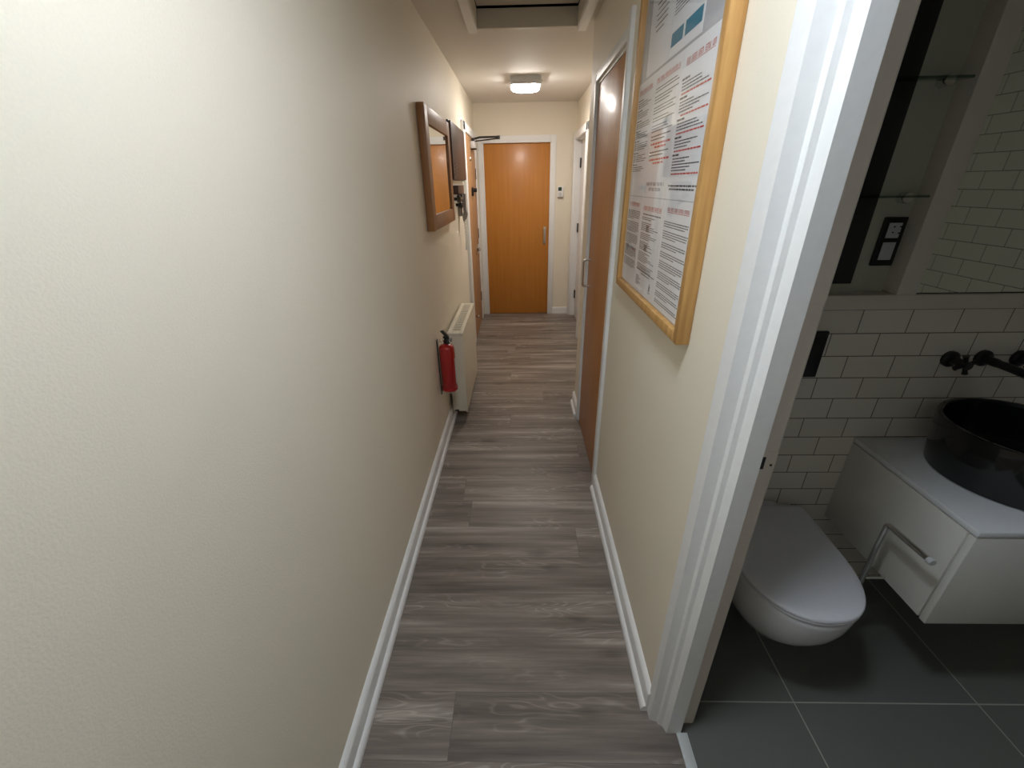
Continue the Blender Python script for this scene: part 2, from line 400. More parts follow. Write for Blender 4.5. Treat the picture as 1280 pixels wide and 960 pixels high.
k.box((XL+.026, 4.90, 1.965), (XL+.055, 4.94, 1.995), .004)
k.build('closer_arm', M['blackmetal'], d)
k = MB().lathe([(0, .0), (.018, 0), (.02, .004), (.014, .014), (0, .016)], (XL+.018, 4.73, 1.80), 'X', 18); k.build('spyhole', M['chrome'], d)
k = MB().lathe([(0, 0), (.03, 0), (.03, .012), (.02, .016), (.02, .05), (0, .052)], (XL+.018, 4.80, 1.515), 'X', 20).box((XL+.018, 4.74, 1.46), (XL+.04, 4.775, 1.53), .004); k.build('door_lock', M['blackmetal'], d)
k = MB().box((XL+.05, 4.80, 1.44), (XL+.062, 4.818, 1.512), .004); k.build('key', M['steel'], d)
k = MB().box((XL+.018, 4.90, .845), (XL+.026, 5.17, .945), .004); k.mi = 1
k.box((XL+.026, 4.96, .872), (XL+.03, 5.11, .918), .003); k.mi = 0
k.tube(rounded([(XL+.026, 4.92, .925), (XL+.05, 4.925, .93), (XL+.05, 5.14, .868), (XL+.026, 5.15, .865)], .02), .006, 8)
k.build('letter_plate', [M['chrome'], M['black']], d)
k = MB().lathe([(0, 0), (.012, 0), (.018, .03), (.012, .04), (0, .042)], (XL+.018, 4.50, .255), 'X', 16); k.build('door_knob', M['chrome'], d)
for z in (1.62, .99, .24):
    MB().box((XL+.012, 5.262, z), (XL+.024, 5.286, z+.11), .002).build('hinge', M['blackmetal'], d)

# ------------------------------------------------------------------ glossy cupboard door on the right wall
d = thing('door_3', (XR, 2.31, 0), 'tall glossy orange cupboard door with steel bow handle', 'door', kind='structure')
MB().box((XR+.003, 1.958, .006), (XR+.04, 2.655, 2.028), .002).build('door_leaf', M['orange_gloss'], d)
f = MB()
f.box((XR-.016, 1.906, 0), (XR+.06, 1.948, 2.128), .003)
f.box((XR-.012, 2.668, 0), (XR+.06, 2.706, 2.085), .003)
f.box((XR-.012, 1.948, 2.042), (XR+.06, 2.668, 2.085), .003)
f.box((XR+.0, 1.948, 0), (XR+.06, 1.957, 2.04), .001).box((XR+.0, 2.657, 0), (XR+.06, 2.668, 2.04), .001).box((XR+.0, 1.95, 2.030), (XR+.06, 2.668, 2.042), .001)
f.build('door_frame', M['white'], d)
k = MB().tube(rounded([(XR+.004, 2.57, 1.155), (XR-.040, 2.57, 1.155), (XR-.040, 2.57, 1.000), (XR+.004, 2.57, 1.000)], .018), .006, 12)
k.build('bow_handle', M['steel'], d)

# ------------------------------------------------------------------ white door in the far right wall
d = thing('door_4', (XF, 4.95, 0), 'white recessed door beyond the glossy cupboard, mostly hidden', 'door', kind='structure')
MB().box((XF+.05, 4.52, .006), (XF+.085, 5.385, 2.0), .002).build('door_leaf', M['white'], d)
f = MB().box((XF-.03, 4.44, 0), (XF, 4.52, 2.07), .005).box((XF-.035, 5.385, 0), (XF, 5.465, 2.07), .005).box((XF-.03, 4.44, 2.0), (XF, 5.465, 2.07), .005)
f.box((XF-.002, 4.505, 0), (XF+.05, 4.522, 2.01)).box((XF-.002, 5.383, 0), (XF+.05, 5.40, 2.01)).box((XF-.002, 4.505, 1.995), (XF+.05, 5.40, 2.015))
f.build('door_frame', M['white'], d)
for z in (1.72, 1.03, .23):
    MB().box((XF+.036, 5.355, z), (XF+.051, 5.384, z+.10), .002).build('hinge', M['blackmetal'], d)

# ------------------------------------------------------------------ loft hatch
t = thing('loft_hatch', ((HX0+HX1)/2, 2.64, ZC), 'recessed loft hatch in the hallway ceiling with painted wooden surround', 'hatch')
MB().box((HX0-.045, HY0-.03, ZC-.024), (HX0+.004, HY1+.005, ZC), .004).build('surround_strip', M['white'], t)
MB().box((HX1-.004, HY0-.03, ZC-.024), (HX1+.045, HY1+.005, ZC), .004).build('surround_strip', M['white'], t)
f = MB().box((HX0-.005, HY0, ZC-.002), (HX0+.006, HY1, ZC+.086)).box((HX1-.006, HY0, ZC-.002), (HX1+.005, HY1, ZC+.086)).box((HX0-.01, HY1-.008, ZC-.003), (HX1+.01, HY1+.02, ZC+.086), .003).box((HX0-.01, HY0-.02, ZC), (HX1+.01, HY0, ZC+.140))
f.build('lining', M['hatchw'], t)
MB().box((HX0+.008, HY0-.02, ZC+.094), (HX1-.008, HY1-.018, ZC+.11)).build('hatch_panel', M['hatchw'], t)
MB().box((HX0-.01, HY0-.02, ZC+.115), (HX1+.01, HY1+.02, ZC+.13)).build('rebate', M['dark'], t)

# ------------------------------------------------------------------ ceiling lights
def sq_ring(cx, cy, hw, z, r, n=6):
    pts = []
    for qx, qy, a0 in ((1, 1, 0), (-1, 1, 90), (-1, -1, 180), (1, -1, 270)):
        for k in range(n+1):
            a = math.radians(a0 + 90*k/n)
            pts.append((cx+qx*(hw-r)+r*math.cos(a), cy+qy*(hw-r)+r*math.sin(a), z))
    return pts
def bulkhead(cx, cy, label, lamp, grp):
    t = thing('ceiling_light', (cx, cy, ZC), label, 'light', group=grp)
    R = lambda hw, z, r: sq_ring(cx, cy, hw, z, r)
    b = MB().loft([R(.130, ZC, .03), R(.134, ZC-.012, .03), R(.134, ZC-.040, .03), R(.130, ZC-.044, .03), R(.128, ZC-.058, .035), R(.124, ZC-.060, .035), R(.116, ZC-.060, .035)])
    b.box((cx-.004, cy-.137, ZC-.03), (cx+.004, cy-.132, ZC-.002), .001)
    b.build('base', M['lgrey'], t)
    for sx in (-1, 1):
        MB().lathe([(0, 0), (.007, 0), (.007, .012), (0, .012)], (cx+sx*.137, cy-.08, ZC-.040), 'Z', 12).build('clip', M['chrome'], t)
    MB().loft([R(.120, ZC-.058, .04), R(.118, ZC-.068, .045), R(.108, ZC-.080, .05), R(.085, ZC-.088, .05), R(.04, ZC-.091, .03)]).build('diffuser', lamp, t)
    return t
bulkhead(.050, 4.32, 'lit white square bulkhead lamp on the hallway ceiling near the far door', M['lamp_far'], None)

# ------------------------------------------------------------------ left wall things
t = thing('wall_mirror', (XL, 2.85, 1.63), 'rectangular hall mirror in a wide brown wooden frame on the left wall', 'mirror')
MY0, MY1, MZ0, MZ1, MX = 2.475, 3.29, 1.335, 1.945, XL+.042
f = MB(); fw = .085
f.box((XL+.002, MY0, MZ0), (MX, MY0+fw, MZ1), .003).box((XL+.002, MY1-fw, MZ0), (MX, MY1, MZ1), .003)
f.box((XL+.002, MY0+fw, MZ0), (MX, MY1-fw, MZ0+fw*.95), .003).box((XL+.002, MY0+fw, MZ1-fw), (MX, MY1-fw, MZ1), .003)
f.build('frame', M['mframe'], t)
MB().box((XL+.01, MY0+fw-.005, MZ0+fw-.008), (MX-.010, MY1-fw+.005, MZ1-fw+.005)).build('mirror_glass', M['mirror'], t)
MB().box((XL+.001, MY0+.01, MZ0+.01), (XL+.01, MY1-.01, MZ1-.01)).build('back_board', M['brown'], t)

t = thing('wall_cabinet', (XL, 3.85, 1.8), 'shallow dark brown wooden wall box with vent slots, beyond the hall mirror', 'cabinet')
MB().box((XL+.001, 3.44, 1.60), (XL+.018, 4.22, 1.985), .003).build('back_panel', M['black'], t)
c = MB().box((XL+.018, 3.445, 1.605), (XL+.034, 4.215, 1.98), .004)
c.build('front_panel', M['brown'], t)
for k in range(4):
    MB().box((XL+.033, 3.52, 1.635+k*.024), (XL+.036, 3.64, 1.644+k*.024), .001).build('vent_slot', M['black'], t)

t = thing('hook_rail', (XL, 3.7, 1.54), 'small dark brown hook rail with round black knobs below the brown wall box', 'hook rail')
MB().box((XL+.001, 3.545, 1.502), (XL+.045, 3.885, 1.565), .004).build('rail', M['brown'], t)
MB().box((XL+.0005, 3.52, 1.44), (XL+.004, 3.9, 1.575), .001).build('back_plate', M['white'], t)
for k, y in enumerate((3.57, 3.66)):
    MB().lathe([(0, .002), (.012, .002), (.012, .02), (.026, .03), (.028, .045), (.018, .056), (0, .058)], (XL, y, 1.468 - .045*k), 'X', 18).build('knob', M['black'] if k else M['gloss_black'], t)
MB().lathe([(0, .002), (.01, .002), (.01, .03), (.018, .036), (.018, .05), (0, .054)], (XL, 3.74, 1.478), 'X', 16).build('knob', M['chrome'], t)

t = thing('intercom', (XL, 3.83, 1.4), 'grey door entry handset with hanging coiled cord beside the entrance door', 'intercom')
MB().box((XL+.001, 3.77, 1.33), (XL+.028, 3.86, 1.50), .006).build('wall_unit', M['grey'], t)
MB().prism([(XL+.03, 1.505), (XL+.066, 1.50), (XL+.066, 1.38), (XL+.075, 1.345), (XL+.060, 1.305), (XL+.038, 1.285), (XL+.032, 1.33), (XL+.044, 1.365), (XL+.030, 1.46)], 3.785, 3.845, 'Y').build('handset', M['grey'], t)
cp = []
for i in range(181):
    s_ = i/180; a = s_*2*PI*15
    zz = 1.29 - .235*math.sin(min(1, s_)*PI*.5)
    cp.append((XL+.045 + .006*math.cos(a), 3.815 + .03*math.sin(s_*3) + .006*math.sin(a), zz))
MB().tube(cp, .0034, 6).build('coiled_cord', M['lgrey'], t)

# radiator
t = thing('radiator', (XL, 3.07, 0), 'cream panel radiator with grilled top low on the left wall', 'radiator')
RX0, RX1, RY0, RY1, RZ0, RZ1 = XL+.022, -.395, 2.68, 3.46, .062, .672
b = MB().box((RX1-.012, RY0+.004, RZ0), (RX1, RY1-.004, RZ1-.02), .004).box((RX0, RY0+.004, RZ0+.03), (RX0+.012, RY1-.004, RZ1-.02), .004)
b.box((RX0+.02, RY0+.03, RZ0+.01), (RX1-.02, RY1-.03, RZ1-.06))
b.build('panels', M['rad'], t)
MB().box((RX0-.002, RY0, RZ0+.012), (RX1-.001, RY0+.010, RZ1-.004), .003).build('side_panel', M['rad'], t)
MB().box((RX0-.002, RY1-.010, RZ0+.012), (RX1-.001, RY1, RZ1-.004), .003).build('side_panel', M['rad'], t)
g = MB()
gx0, gx1 = RX0+.024, RX1-.024
g.box((RX0-.003, RY0-.003, RZ1-.022), (gx0, RY1+.003, RZ1), .003).box((gx1, RY0-.003, RZ1-.022), (RX1+.002, RY1+.003, RZ1), .003)
g.box((gx0, RY0-.003, RZ1-.022), (gx1, RY0+.04, RZ1), .002).box((gx0, RY1-.04, RZ1-.022), (gx1, RY1+.003, RZ1), .002)
n = 17
for k in range(n):
    y = RY0+.04 + (RY1-RY0-.08)*(k+.5)/n
    g.box((gx0, y-.011, RZ1-.006), (gx1, y+.011, RZ1-.002))
g.build('top_grille', M['rad'], t)
MB().box((gx0-.01, RY0+.03, RZ1-.05), (gx1+.01, RY1-.03, RZ1-.045)).build('fins', M['black'], t)
MB().box((RX0+.012, RY0-.0015, RZ0+.014), (RX0+.040, RY0+.001, RZ0+.026)).build('maker_plate', M['black'], t)
for yy in (RY0+.08, RY1-.08):
    MB().box((XL+.0, yy, RZ0+.08), (RX0+.006, yy+.03, RZ1-.1), .002).build('wall_bracket', M['grey'], t)

# fire extinguisher and its bracket
EX, EY, EZ0, ER = -.462, 2.43, .374, .048
t = thing('fire_extinguisher', (EX, EY, EZ0), 'small red fire extinguisher hung on the left wall in front of the radiator', 'fire extinguisher')
prof = [(0, .006), (.036, .0), (.043, .003), (ER, .012), (ER, .283)]
for k in range(1, 9):
    a = k/8*PI/2*.86; prof.append((ER*math.cos(a)*1.0, .283+.034*math.sin(a)))
prof += [(.014, .319), (.014, .325), (0, .325)]
MB().lathe(prof, (EX, EY, EZ0), 'Z', 48).build('cylinder', M['red'], t)
MB().lathe([(ER-.001, .0), (ER+.0022, .003), (ER+.0022, .022), (ER-.001, .024)], (EX, EY, EZ0+.004), 'Z', 48).build('base_ring', M['red'], t)
MB().lathe([(0, .320), (.017, .320), (.017, .336), (.012, .340), (.012, .362), (0, .362)], (EX, EY, EZ0), 'Z', 20).tube([(EX, EY, EZ0+.346), (EX+.014, EY-.028, EZ0+.346), (EX+.02, EY-.034, EZ0+.324)], .008, 10).build('valve', M['blackmetal'], t)
MB().lathe([(0, 0), (.013, 0), (.013, .01), (0, .01)], (EX+.028, EY-.005, EZ0+.342), 'X', 18).tube([(EX, EY, EZ0+.342), (EX+.03, EY-.006, EZ0+.342)], .006, 8).build('gauge', M['grey'], t)
MB().prism([(EX-.030, EZ0+.396), (EX-.012, EZ0+.400), (EX+.018, EZ0+.362), (EX+.022, EZ0+.346), (EX+.006, EZ0+.354)], EY-.009, EY+.009, 'Y').prism([(EX-.016, EZ0+.362), (EX+.018, EZ0+.362), (EX+.018, EZ0+.350), (EX-.016, EZ0+.352)], EY-.008, EY+.008, 'Y').build('squeeze_handle', M['black'], t)
ringp = [(EX-.026+.010*math.cos(a), EY-.012, EZ0+.342+.010*math.sin(a)) for a in [2*PI*k/16 for k in range(17)]]
MB().tube(ringp, .0016, 6).build('safety_pin', M['chrome'], t)
lb = MB()
import math as _m
rg = []
for zz in (EZ0+.05, EZ0+.225):
    rg.append([(EX+(ER+.0006)*math.cos(a), EY+(ER+.0006)*math.sin(a), zz) for a in [math.radians(-20+8*k) for k in range(13)]])
for j in range(12): lb.quad([rg[0][j], rg[0][j+1], rg[1][j+1], rg[1][j]])
lb.build('label_panel', M['lgrey'], t)
t = thing('extinguisher_bracket', (XL, EY, .36), 'black wire wall bracket holding the red fire extinguisher', 'bracket')
MB().box((XL+.0005, EY-.016, .345), (XL+.005, EY+.016, .715), .001).build('back_strap', M['blackmetal'], t)
wp = rounded([(XL+.004, EY-.006, .703), (EX-.020, EY-.006, .703), (EX-.020, EY-.016, .701)], .01)
MB().tube(wp, .0022, 8).build('top_hook', M['steel'], t)
wp = rounded([(XL+.004, EY-.03, .372), (XL+.03, EY-.046, .372), (EX+.02, EY-.05, .374), (EX+.038, EY-.03, .374), (EX+.038, EY+.03, .374), (EX, EY+.046, .372), (XL+.004, EY+.02, .372)], .016)
MB().tube(wp, .0022, 8).build('bottom_ring', M['steel'], t)

# ------------------------------------------------------------------ thermostat
t = thing('thermostat', (.473, YB, 1.47), 'small white wall thermostat with dark display beside the far door', 'thermostat')
MB().box((.438, YB-.026, 1.420), (.508, YB-.001, 1.532), .004).build('body', M['white'], t)
MB().box((.446, YB-.0285, 1.484), (.486, YB-.026, 1.524), .001).build('display', M['screen'], t)
MB().lathe([(0, 0), (.016, 0), (.018, .003), (.018, .006), (0, .006)], (.467, YB-.032, 1.452), 'Y', 24).build('dial', M['lgrey'], t)
MB().box((.440, YB-.027, 1.414), (.506, YB-.001, 1.420), .002).build('base_edge', M['grey'], t)

# ------------------------------------------------------------------ notice board with sheets
NB0, NB1, NZB, NZT, NXF = .980, 1.697, 1.205, 2.235, .3785
t = thing('notice_board', (XR, 1.34, 1.7), 'large oak framed glazed notice board of white sheets on the right wall', 'notice board')
fw = .027; f = MB()
f.box((NXF, NB0, NZB), (XR-.0005, NB0+fw, NZT), .002).box((NXF, NB1-fw, NZB), (XR-.0005, NB1, NZT), .002)
f.box((NXF, NB0+fw, NZB), (XR-.0005, NB1-fw, NZB+fw), .002).box((NXF, NB0+fw, NZT-fw), (XR-.0005, NB1-fw, NZT), .002)
f.build('frame', M['oak'], t)
MB().box((.3945, NB0+fw-.003, NZB+fw-.003), (XR-.002, NB1-fw+.003, NZT-fw+.003)).build('backing_board', M['backing'], t)
MB().box((NXF+.011, NB0+fw-.002, NZB+fw-.002), (NXF+.0125, NB1-fw+.002, NZT-fw+.002)).build('glass_pane', M['pane'], t)

SX = .3935                          # paper face
GA = 'sheets pinned inside the oak notice board'
def sheet(ya, yb, z0, z1, draw, label, face=SX):
    """ya is the LEFT edge as read (far end), yb the right edge"""
    b = MB(); b.mi = 0; b.box((face, yb, z0), (face+.0006, ya, z1))
    W, H_ = ya-yb, z1-z0; rnd = random.Random(label)
    def rect(u0, v0, u1, v1, mi):
        """u from left, v from top, metres"""
        b.mi = mi; x = face-.0003
        b.quad([(x, ya-u0, z1-v0), (x, ya-u0, z1-v1), (x, ya-u1, z1-v1), (x, ya-u1, z1-v0)])
    def line(u0, u1, v, h, mi, letters=False):
        u = u0
        while u < u1-.004:
            wl = rnd.uniform(.008, .022) * (h/.0026)**.5
            e = min(u1, u+wl)
            if letters:
                q = u
                while q < e-.0015:
                    cw = h*.62; q1 = min(e, q+cw)
                    k = rnd.randrange(3); s_ = h*.17
                    rect(q, v, q+s_, v+h, mi)
                    if k != 1: rect(q, v, q1, v+s_, mi)
                    if k != 0: rect(q, v+h-s_, q1, v+h, mi)
                    rect(q, v+h*.45, q1, v+h*.6, mi) if k == 2 else rect(q1-s_, v, q1, v+h, mi)
                    q += cw+h*.2
            else: rect(u, v, e, v+h, mi)
            u = e + h*.85
    draw(rect, line, W, H_, rnd)
    o = b.build('notice_sheet', [M['paper'], M['ink'], M['redink'], M['teal'], M['lgrey']], smooth=False)
    return tag(o, label, 'paper', GA)
def heading(line, rect, W, v, h=.0085, m=.03, mi=2):
    line(m, W-m, v, h, mi, True); rect(m, v+h+.0022, W-m, v+h+.0034, mi)
def dense(n_par, lines, v0, m=.014, head=True, h=.0023, lead=.0058, gap=.007):
    def fn(rect, line, W, H_, r):
        if head: heading(line, rect, W, .018)
        v = v0
        for p in range(n_par):
            n = lines if isinstance(lines, int) else r.choice(lines)
            for k in range(n):
                if v > H_-.012: return
                line(m, W-m-(r.uniform(.02, .09) if k == n-1 else r.uniform(0, .012)), v, h, 1); v += lead
            v += gap
    return fn
def mid_right(rect, line, W, H_, r):
    heading(line, rect, W, .024, .0115, .028)
    v = .062
    for n in (3, 4, 3, 3, 5):
        line(.010, .062, v, .0042, 1); v += .009
        for k in range(n):
            line(.014, W-.018-r.uniform(0, .10), v, .0026, 1); v += .0066
        v += .001
        line(.030 if n == 4 else .016, W-.02, v, .0036, 2); v += .0085
    line(.006, W-.01, H_-.034, .0038, 1); line(.014, W-.02, H_-.026, .0038, 1)
def mid_mid(rect, line, W, H_, r):
    heading(line, rect, W, .020, .0085, .016)
    v = .044
    for n in (2, 3, 3, 2, 3):
        for k in range(n):
            line(.012, W-.012-r.uniform(0, .07), v, .0025, 1); v += .0072
        v += .005
    for n in (2, 2):
        for k in range(n): line(.016, W-.03-k*.05, v, .0032, 1); v += .0085
        v += .002
        line(.02, W-.02, v, .005, 2); v += .009; line(.06, W-.06, v, .005, 2); v += .013
    line(.02, W-.03, H_-.040, .008, 1, True); line(.05, W-.06, H_-.026, .008, 1, True)
def low_mid(rect, line, W, H_, r):
    heading(line, rect, W, .024, .009, .02)
    line(.02, W-.02, .046, .0034, 1)
    v = .056
    for n in (2, 5, 4, 5, 6, 4):
        for k in range(n):
            line(.014, W-.016-r.uniform(.0, .12), v, .0022, 1); v += .0053
        if n == 5:
            for k in range(4): line(.07, .10, v-.02+k*.005, .0036, 1)
        v += .005
    line(.055, W-.055, H_-.082, .0048, 1, True); line(.01, W-.012, H_-.072, .0032, 1); line(.07, W-.06, H_-.064, .0032, 1)
    for k in range(5): line(.016, .05+.02*(k % 2), H_-.05+k*.0065, .0024, 1)
    cx, cv = W-.055, H_-.048            # little black emblem
    for a, bb, c_, d_ in ((.003, .0, .009, .006), (.0, .007, .012, .013), (.002, .013, .010, .016), (-.001, .017, .013, .021)): rect(cx+a, cv+bb, cx+c_, cv+d_, 1)
    line(cx-.003, cx+.018, cv+.026, .0026, 1)
def low_left(rect, line, W, H_, r):
    dense(5, [6, 7], .044, lead=.0050, gap=.006)(rect, line, W, H_, r)
    rect(.02, .155, .075, .178, 0); rect(.028, .158, .065, .172, 4); rect(.11, .166, .16, .170, 2)
def top_mid(rect, line, W, H_, r):
    rect(.02, .06, W-.02, .085, 1); rect(.012, .135, W-.02, .150, 3)
    for k in range(9): line(.014, W-.03-r.uniform(0, .09), .10+k*.0, .002, 4) if k == 0 else line(.014, W-.03-r.uniform(0, .1), .158+k*.0068, .0022, 1)
    rect(.010, H_-.052, .098, H_-.022, 3); rect(.112, H_-.052, W-.010, H_-.022, 3)
def top_left(rect, line, W, H_, r):
    for k in range(8): line(.055+.01*(k % 2), W-.05-(.03 if k == 7 else 0), .115+k*.0125, .0032, 1)
def mid_left(rect, line, W, H_, r):
    heading(line, rect, W, .020, .009, .02)
    v = .046
    for p in range(7):
        line(.012, .07, v, .0034, 1); v += .008
        for k in range(r.choice((3, 4, 5))):
            line(.014, W-.016-r.uniform(0, .05), v, .0023, 1); v += .0056
        v += .004
cols = [(1.669, 1.4785), (1.4765, 1.2515), (1.2495, 1.030)]
R3, R2, R1 = (1.236, 1.524), (1.526, 1.852), (1.858, 2.160)
sheet(*cols[0], *R3, low_left, 'densely printed white sheet with small sticker, bottom left of the board')
sheet(*cols[1], *R3, low_mid, 'white sheet with small black emblem at its foot, bottom middle of the board')
sheet(*cols[2], *R3, dense(9, [3, 4, 3], .052), 'white sheet of evenly spaced paragraphs, bottom right of the board')
sheet(*cols[0], *R2, mid_left, 'white sheet of small sections in the left column, second row up')
sheet(*cols[1], *R2, mid_mid, 'white sheet with red lines and two bold black lines at its foot, middle column')
sheet(*cols[2], *R2, mid_right, 'white sheet with long red heading and red lines, right column second row up')
sheet(1.595, 1.382, *R1, top_left, 'mostly blank white sheet with a few short centred lines, top left of the board')
sheet(1.379, 1.150, *R1, top_mid, 'white sheet with two teal boxes near the top of the board')

# ------------------------------------------------------------------ bathroom
# toilet
TX, TY0, TYB = .872, .790, 1.262
def dring(front, back, hw, z, hb=None, n=26, sup=2.35):
    """D outline: elliptical front, straight back"""
    hb = hw if hb is None else hb
    ym = front + min((back-front)*.56, hw*1.55); pts = []
    for k in range(n+1):
        a = PI*k/n; ca, sa = math.cos(a), math.sin(a)
        ux = math.copysign(abs(ca)**(2/sup), ca); uy = abs(sa)**(2/sup)
        pts.append((TX+hw*ux, ym-(ym-front)*uy, z))
    m = 5
    for k in range(1, m+1): s_ = k/m; pts.append((TX-hw-(hb-hw)*s_, ym+(back-.006-ym)*s_, z))
    pts.append((TX-hb+.006, back, z)); pts.append((TX-hb*.5, back, z)); pts.append((TX, back, z)); pts.append((TX+hb*.5, back, z)); pts.append((TX+hb-.006, back, z))
    for k in range(m, 0, -1): s_ = k/m; pts.append((TX+hw+(hb-hw)*s_, ym+(back-.006-ym)*s_, z))
    return pts
t = thing('toilet', (TX, BY, 0), 'white wall hung toilet with closed lid just inside the bathroom door', 'toilet')
rings = [dring(TY0+.005, BY, .176, .4195, .175), dring(TY0+.003, BY, .178, .416, .175), dring(TY0+.004, BY, .178, .400, .175), dring(TY0+.010, BY, .177, .36, .172), dring(TY0+.025, BY, .170, .31, .165), dring(TY0+.050, BY, .155, .26, .150), dring(TY0+.088, BY, .131, .21, .128), dring(TY0+.135, BY, .104, .172, .106), dring(TY0+.195, BY, .075, .148, .09), dring(TY0+.26, BY, .045, .138, .075)]
MB().loft(rings).build('bowl', M['ceramic'], t, ang=60)
MB().loft([dring(TY0+.018, TYB, .164, .4190), dring(TY0+.018, TYB, .164, .4252), dring(TY0+.002, TYB, .180, .4258), dring(TY0+.001, TYB, .181, .4275), dring(TY0+.001, TYB, .181, .4325), dring(TY0+.004, TYB, .178, .4342), dring(TY0+.018, TYB, .164, .4344), dring(TY0+.018, TYB, .164, .4395)]).build('seat', M['seatw'], t, ang=60)
MB().loft([dring(TY0+.003, TYB, .179, .4390, .186), dring(TY0, TYB, .182, .4405, .190), dring(TY0, TYB, .182, .447, .190), dring(TY0+.004, TYB-.002, .178, .4505, .186), dring(TY0+.03, TYB-.02, .155, .452, .165)]).build('lid', M['seatw'], t, ang=60)
MB().box((TX-.10, TYB-.004, .424), (TX+.10, TYB+.03, .448), .006).build('hinge_cover', M['seatw'], t)
# cistern flush plate (black) on the wall above the toilet
t = thing('flush_plate', (.87, BY, 1.05), 'black flush plate on the tiled wall above the toilet', 'flush plate')
MB().box((.745, BY-.012, .968), (.985, BY-.0005, 1.128), .003).build('plate', M['blackmetal'], t)
MB().box((.765, BY-.016, .985), (.86, BY-.012, 1.11), .002).build('button', M['black'], t)
MB().box((.868, BY-.016, .985), (.965, BY-.012, 1.11), .002).build('button', M['black'], t)

# vanity unit
VX0, VX1, VY0, VZ0, VZ1 = 1.203, 1.85, .850, .360, .722
t = thing('vanity_unit', (1.5, BY, VZ0), 'white wall hung vanity unit under the black basin', 'vanity unit')
MB().box((VX0, VY0+.0245, VZ0), (VX1, BY-.001, VZ1-.0225), .0012).build('carcass', M['vanity'], t)
MB().box((VX0, VY0, VZ0-.002), (VX1, VY0+.0195, VZ1-.0225), .0012).build('drawer_front', M['vanity'], t)
MB().box((VX0-.001, VY0-.001, VZ1-.018), (VX1+.001, BY-.001, VZ1), .002).build('worktop', M['vtop'], t)
MB().box((VX0+.018, VY0+.018, VZ0+.01), (VX1-.012, VY0+.024, VZ1-.017)).box((VX0+.018, VY0+.018, VZ1-.023), (VX1-.012, BY-.01, VZ1-.017)).build('shadow_gap', M['black'], t)
# basin
BXc, BYc, BR, BZ = 1.505, 1.085, .208, VZ1
t = thing('basin', (BXc, BYc, BZ), 'round glossy black vessel basin standing on the vanity top', 'basin')
prof = [(0, .0005), (.186, .0005), (.192, .004), (.198, .05), (.206, .12), (.2085, .162), (.2075, .168), (.204, .171), (.196, .171), (.192, .168), (.190, .16), (.185, .10), (.172, .055), (.13, .032), (.05, .024), (.03, .022), (0, .022)]
MB().lathe(prof, (BXc, BYc, BZ), 'Z', 96).build('bowl', M['gloss_black'], t)
MB().lathe([(0, .0225), (.028, .0225), (.032, .026), (.026, .030), (0, .030)], (BXc, BYc, BZ), 'Z', 24).build('waste_plug', M['blackmetal'], t)
# wall mounted tap set
t = thing('wall_tap', (1.515, BY, 1.03), 'matt black wall mounted tap with cross handles above the basin', 'tap')
def rosette(x, z, r=.027): return MB().lathe([(0, .0), (r, .0), (r, -.010), (r*.85, -.014), (r*.5, -.016), (r*.5, -.05), (0, -.05)], (x, BY-.0005, z), 'Y', 28)
rosette(1.511, 1.030).tube([(1.511, BY-.02, 1.030), (1.511, BY-.10, 1.030), (1.511, BY-.20, 1.026), (1.511, BY-.215, 1.016), (1.511, BY-.218, 1.0)], [.012, .0125, .0125, .0125, .012], 14).build('spout', M['blackmetal'], t)
for x in (1.406, 1.628):
    h = under(rosette(x, 1.028).build('valve_body', M['blackmetal'], t))
    c = MB(); yc = BY-.058
    c.lathe([(0, -.012), (.013, -.012), (.013, .012), (0, .012)], (x, yc, 1.028), 'Y', 18)
    for a in (20, 110, 200, 290):
        a = math.radians(a); dx, dz = math.cos(a), math.sin(a)
        c.tube([(x+.006*dx, yc, 1.028+.006*dz), (x+.024*dx, yc, 1.028+.024*dz), (x+.032*dx, yc, 1.028+.032*dz)], [.0065, .0065, .0085], 12)
    c.build('cross_handle', M['blackmetal'], h)
# unseen bathroom door leaf, added open and white to bounce light inside
d = thing('added_door', (.57, -.05, 0), 'unseen white bathroom door leaf added to bounce light, standing open beside the camera', 'door', kind='structure')
MB().box((.562, -.066, .008), (1.32, -.028, 2.0), .002).build('door_leaf', M['white'], d)  # leaf of the added unseen door
MB().tube(rounded([(1.26, -.028, 1.02), (1.26, .02, 1.02), (1.15, .022, 1.02)], .012), .009, 12).build('door_handle', M['steel'], d)  # handle of the added unseen door
# toilet roll stand
HXr = 1.130
t = thing('toilet_roll_holder', (HXr, 1.0, .36), 'empty bent steel toilet roll holder standing off the white vanity side', 'roll holder')
MB().tube(rounded([(HXr, 1.005, .318), (HXr, 1.005, .600), (HXr, .864, .607)], .010), .0085, 16).build('bent_rod', M['chrome'], t)
MB().tube([(HXr, 1.005, .366), (VX0-.001, 1.005, .366)], .0042, 12).build('fixing_post', M['chrome'], t)
MB().lathe([(0, .0), (.0105, .0), (.0105, -.012), (.009, -.014), (0, -.014)], (HXr, .866, .607), 'Y', 20).build('end_cap', M['lgrey'], t)

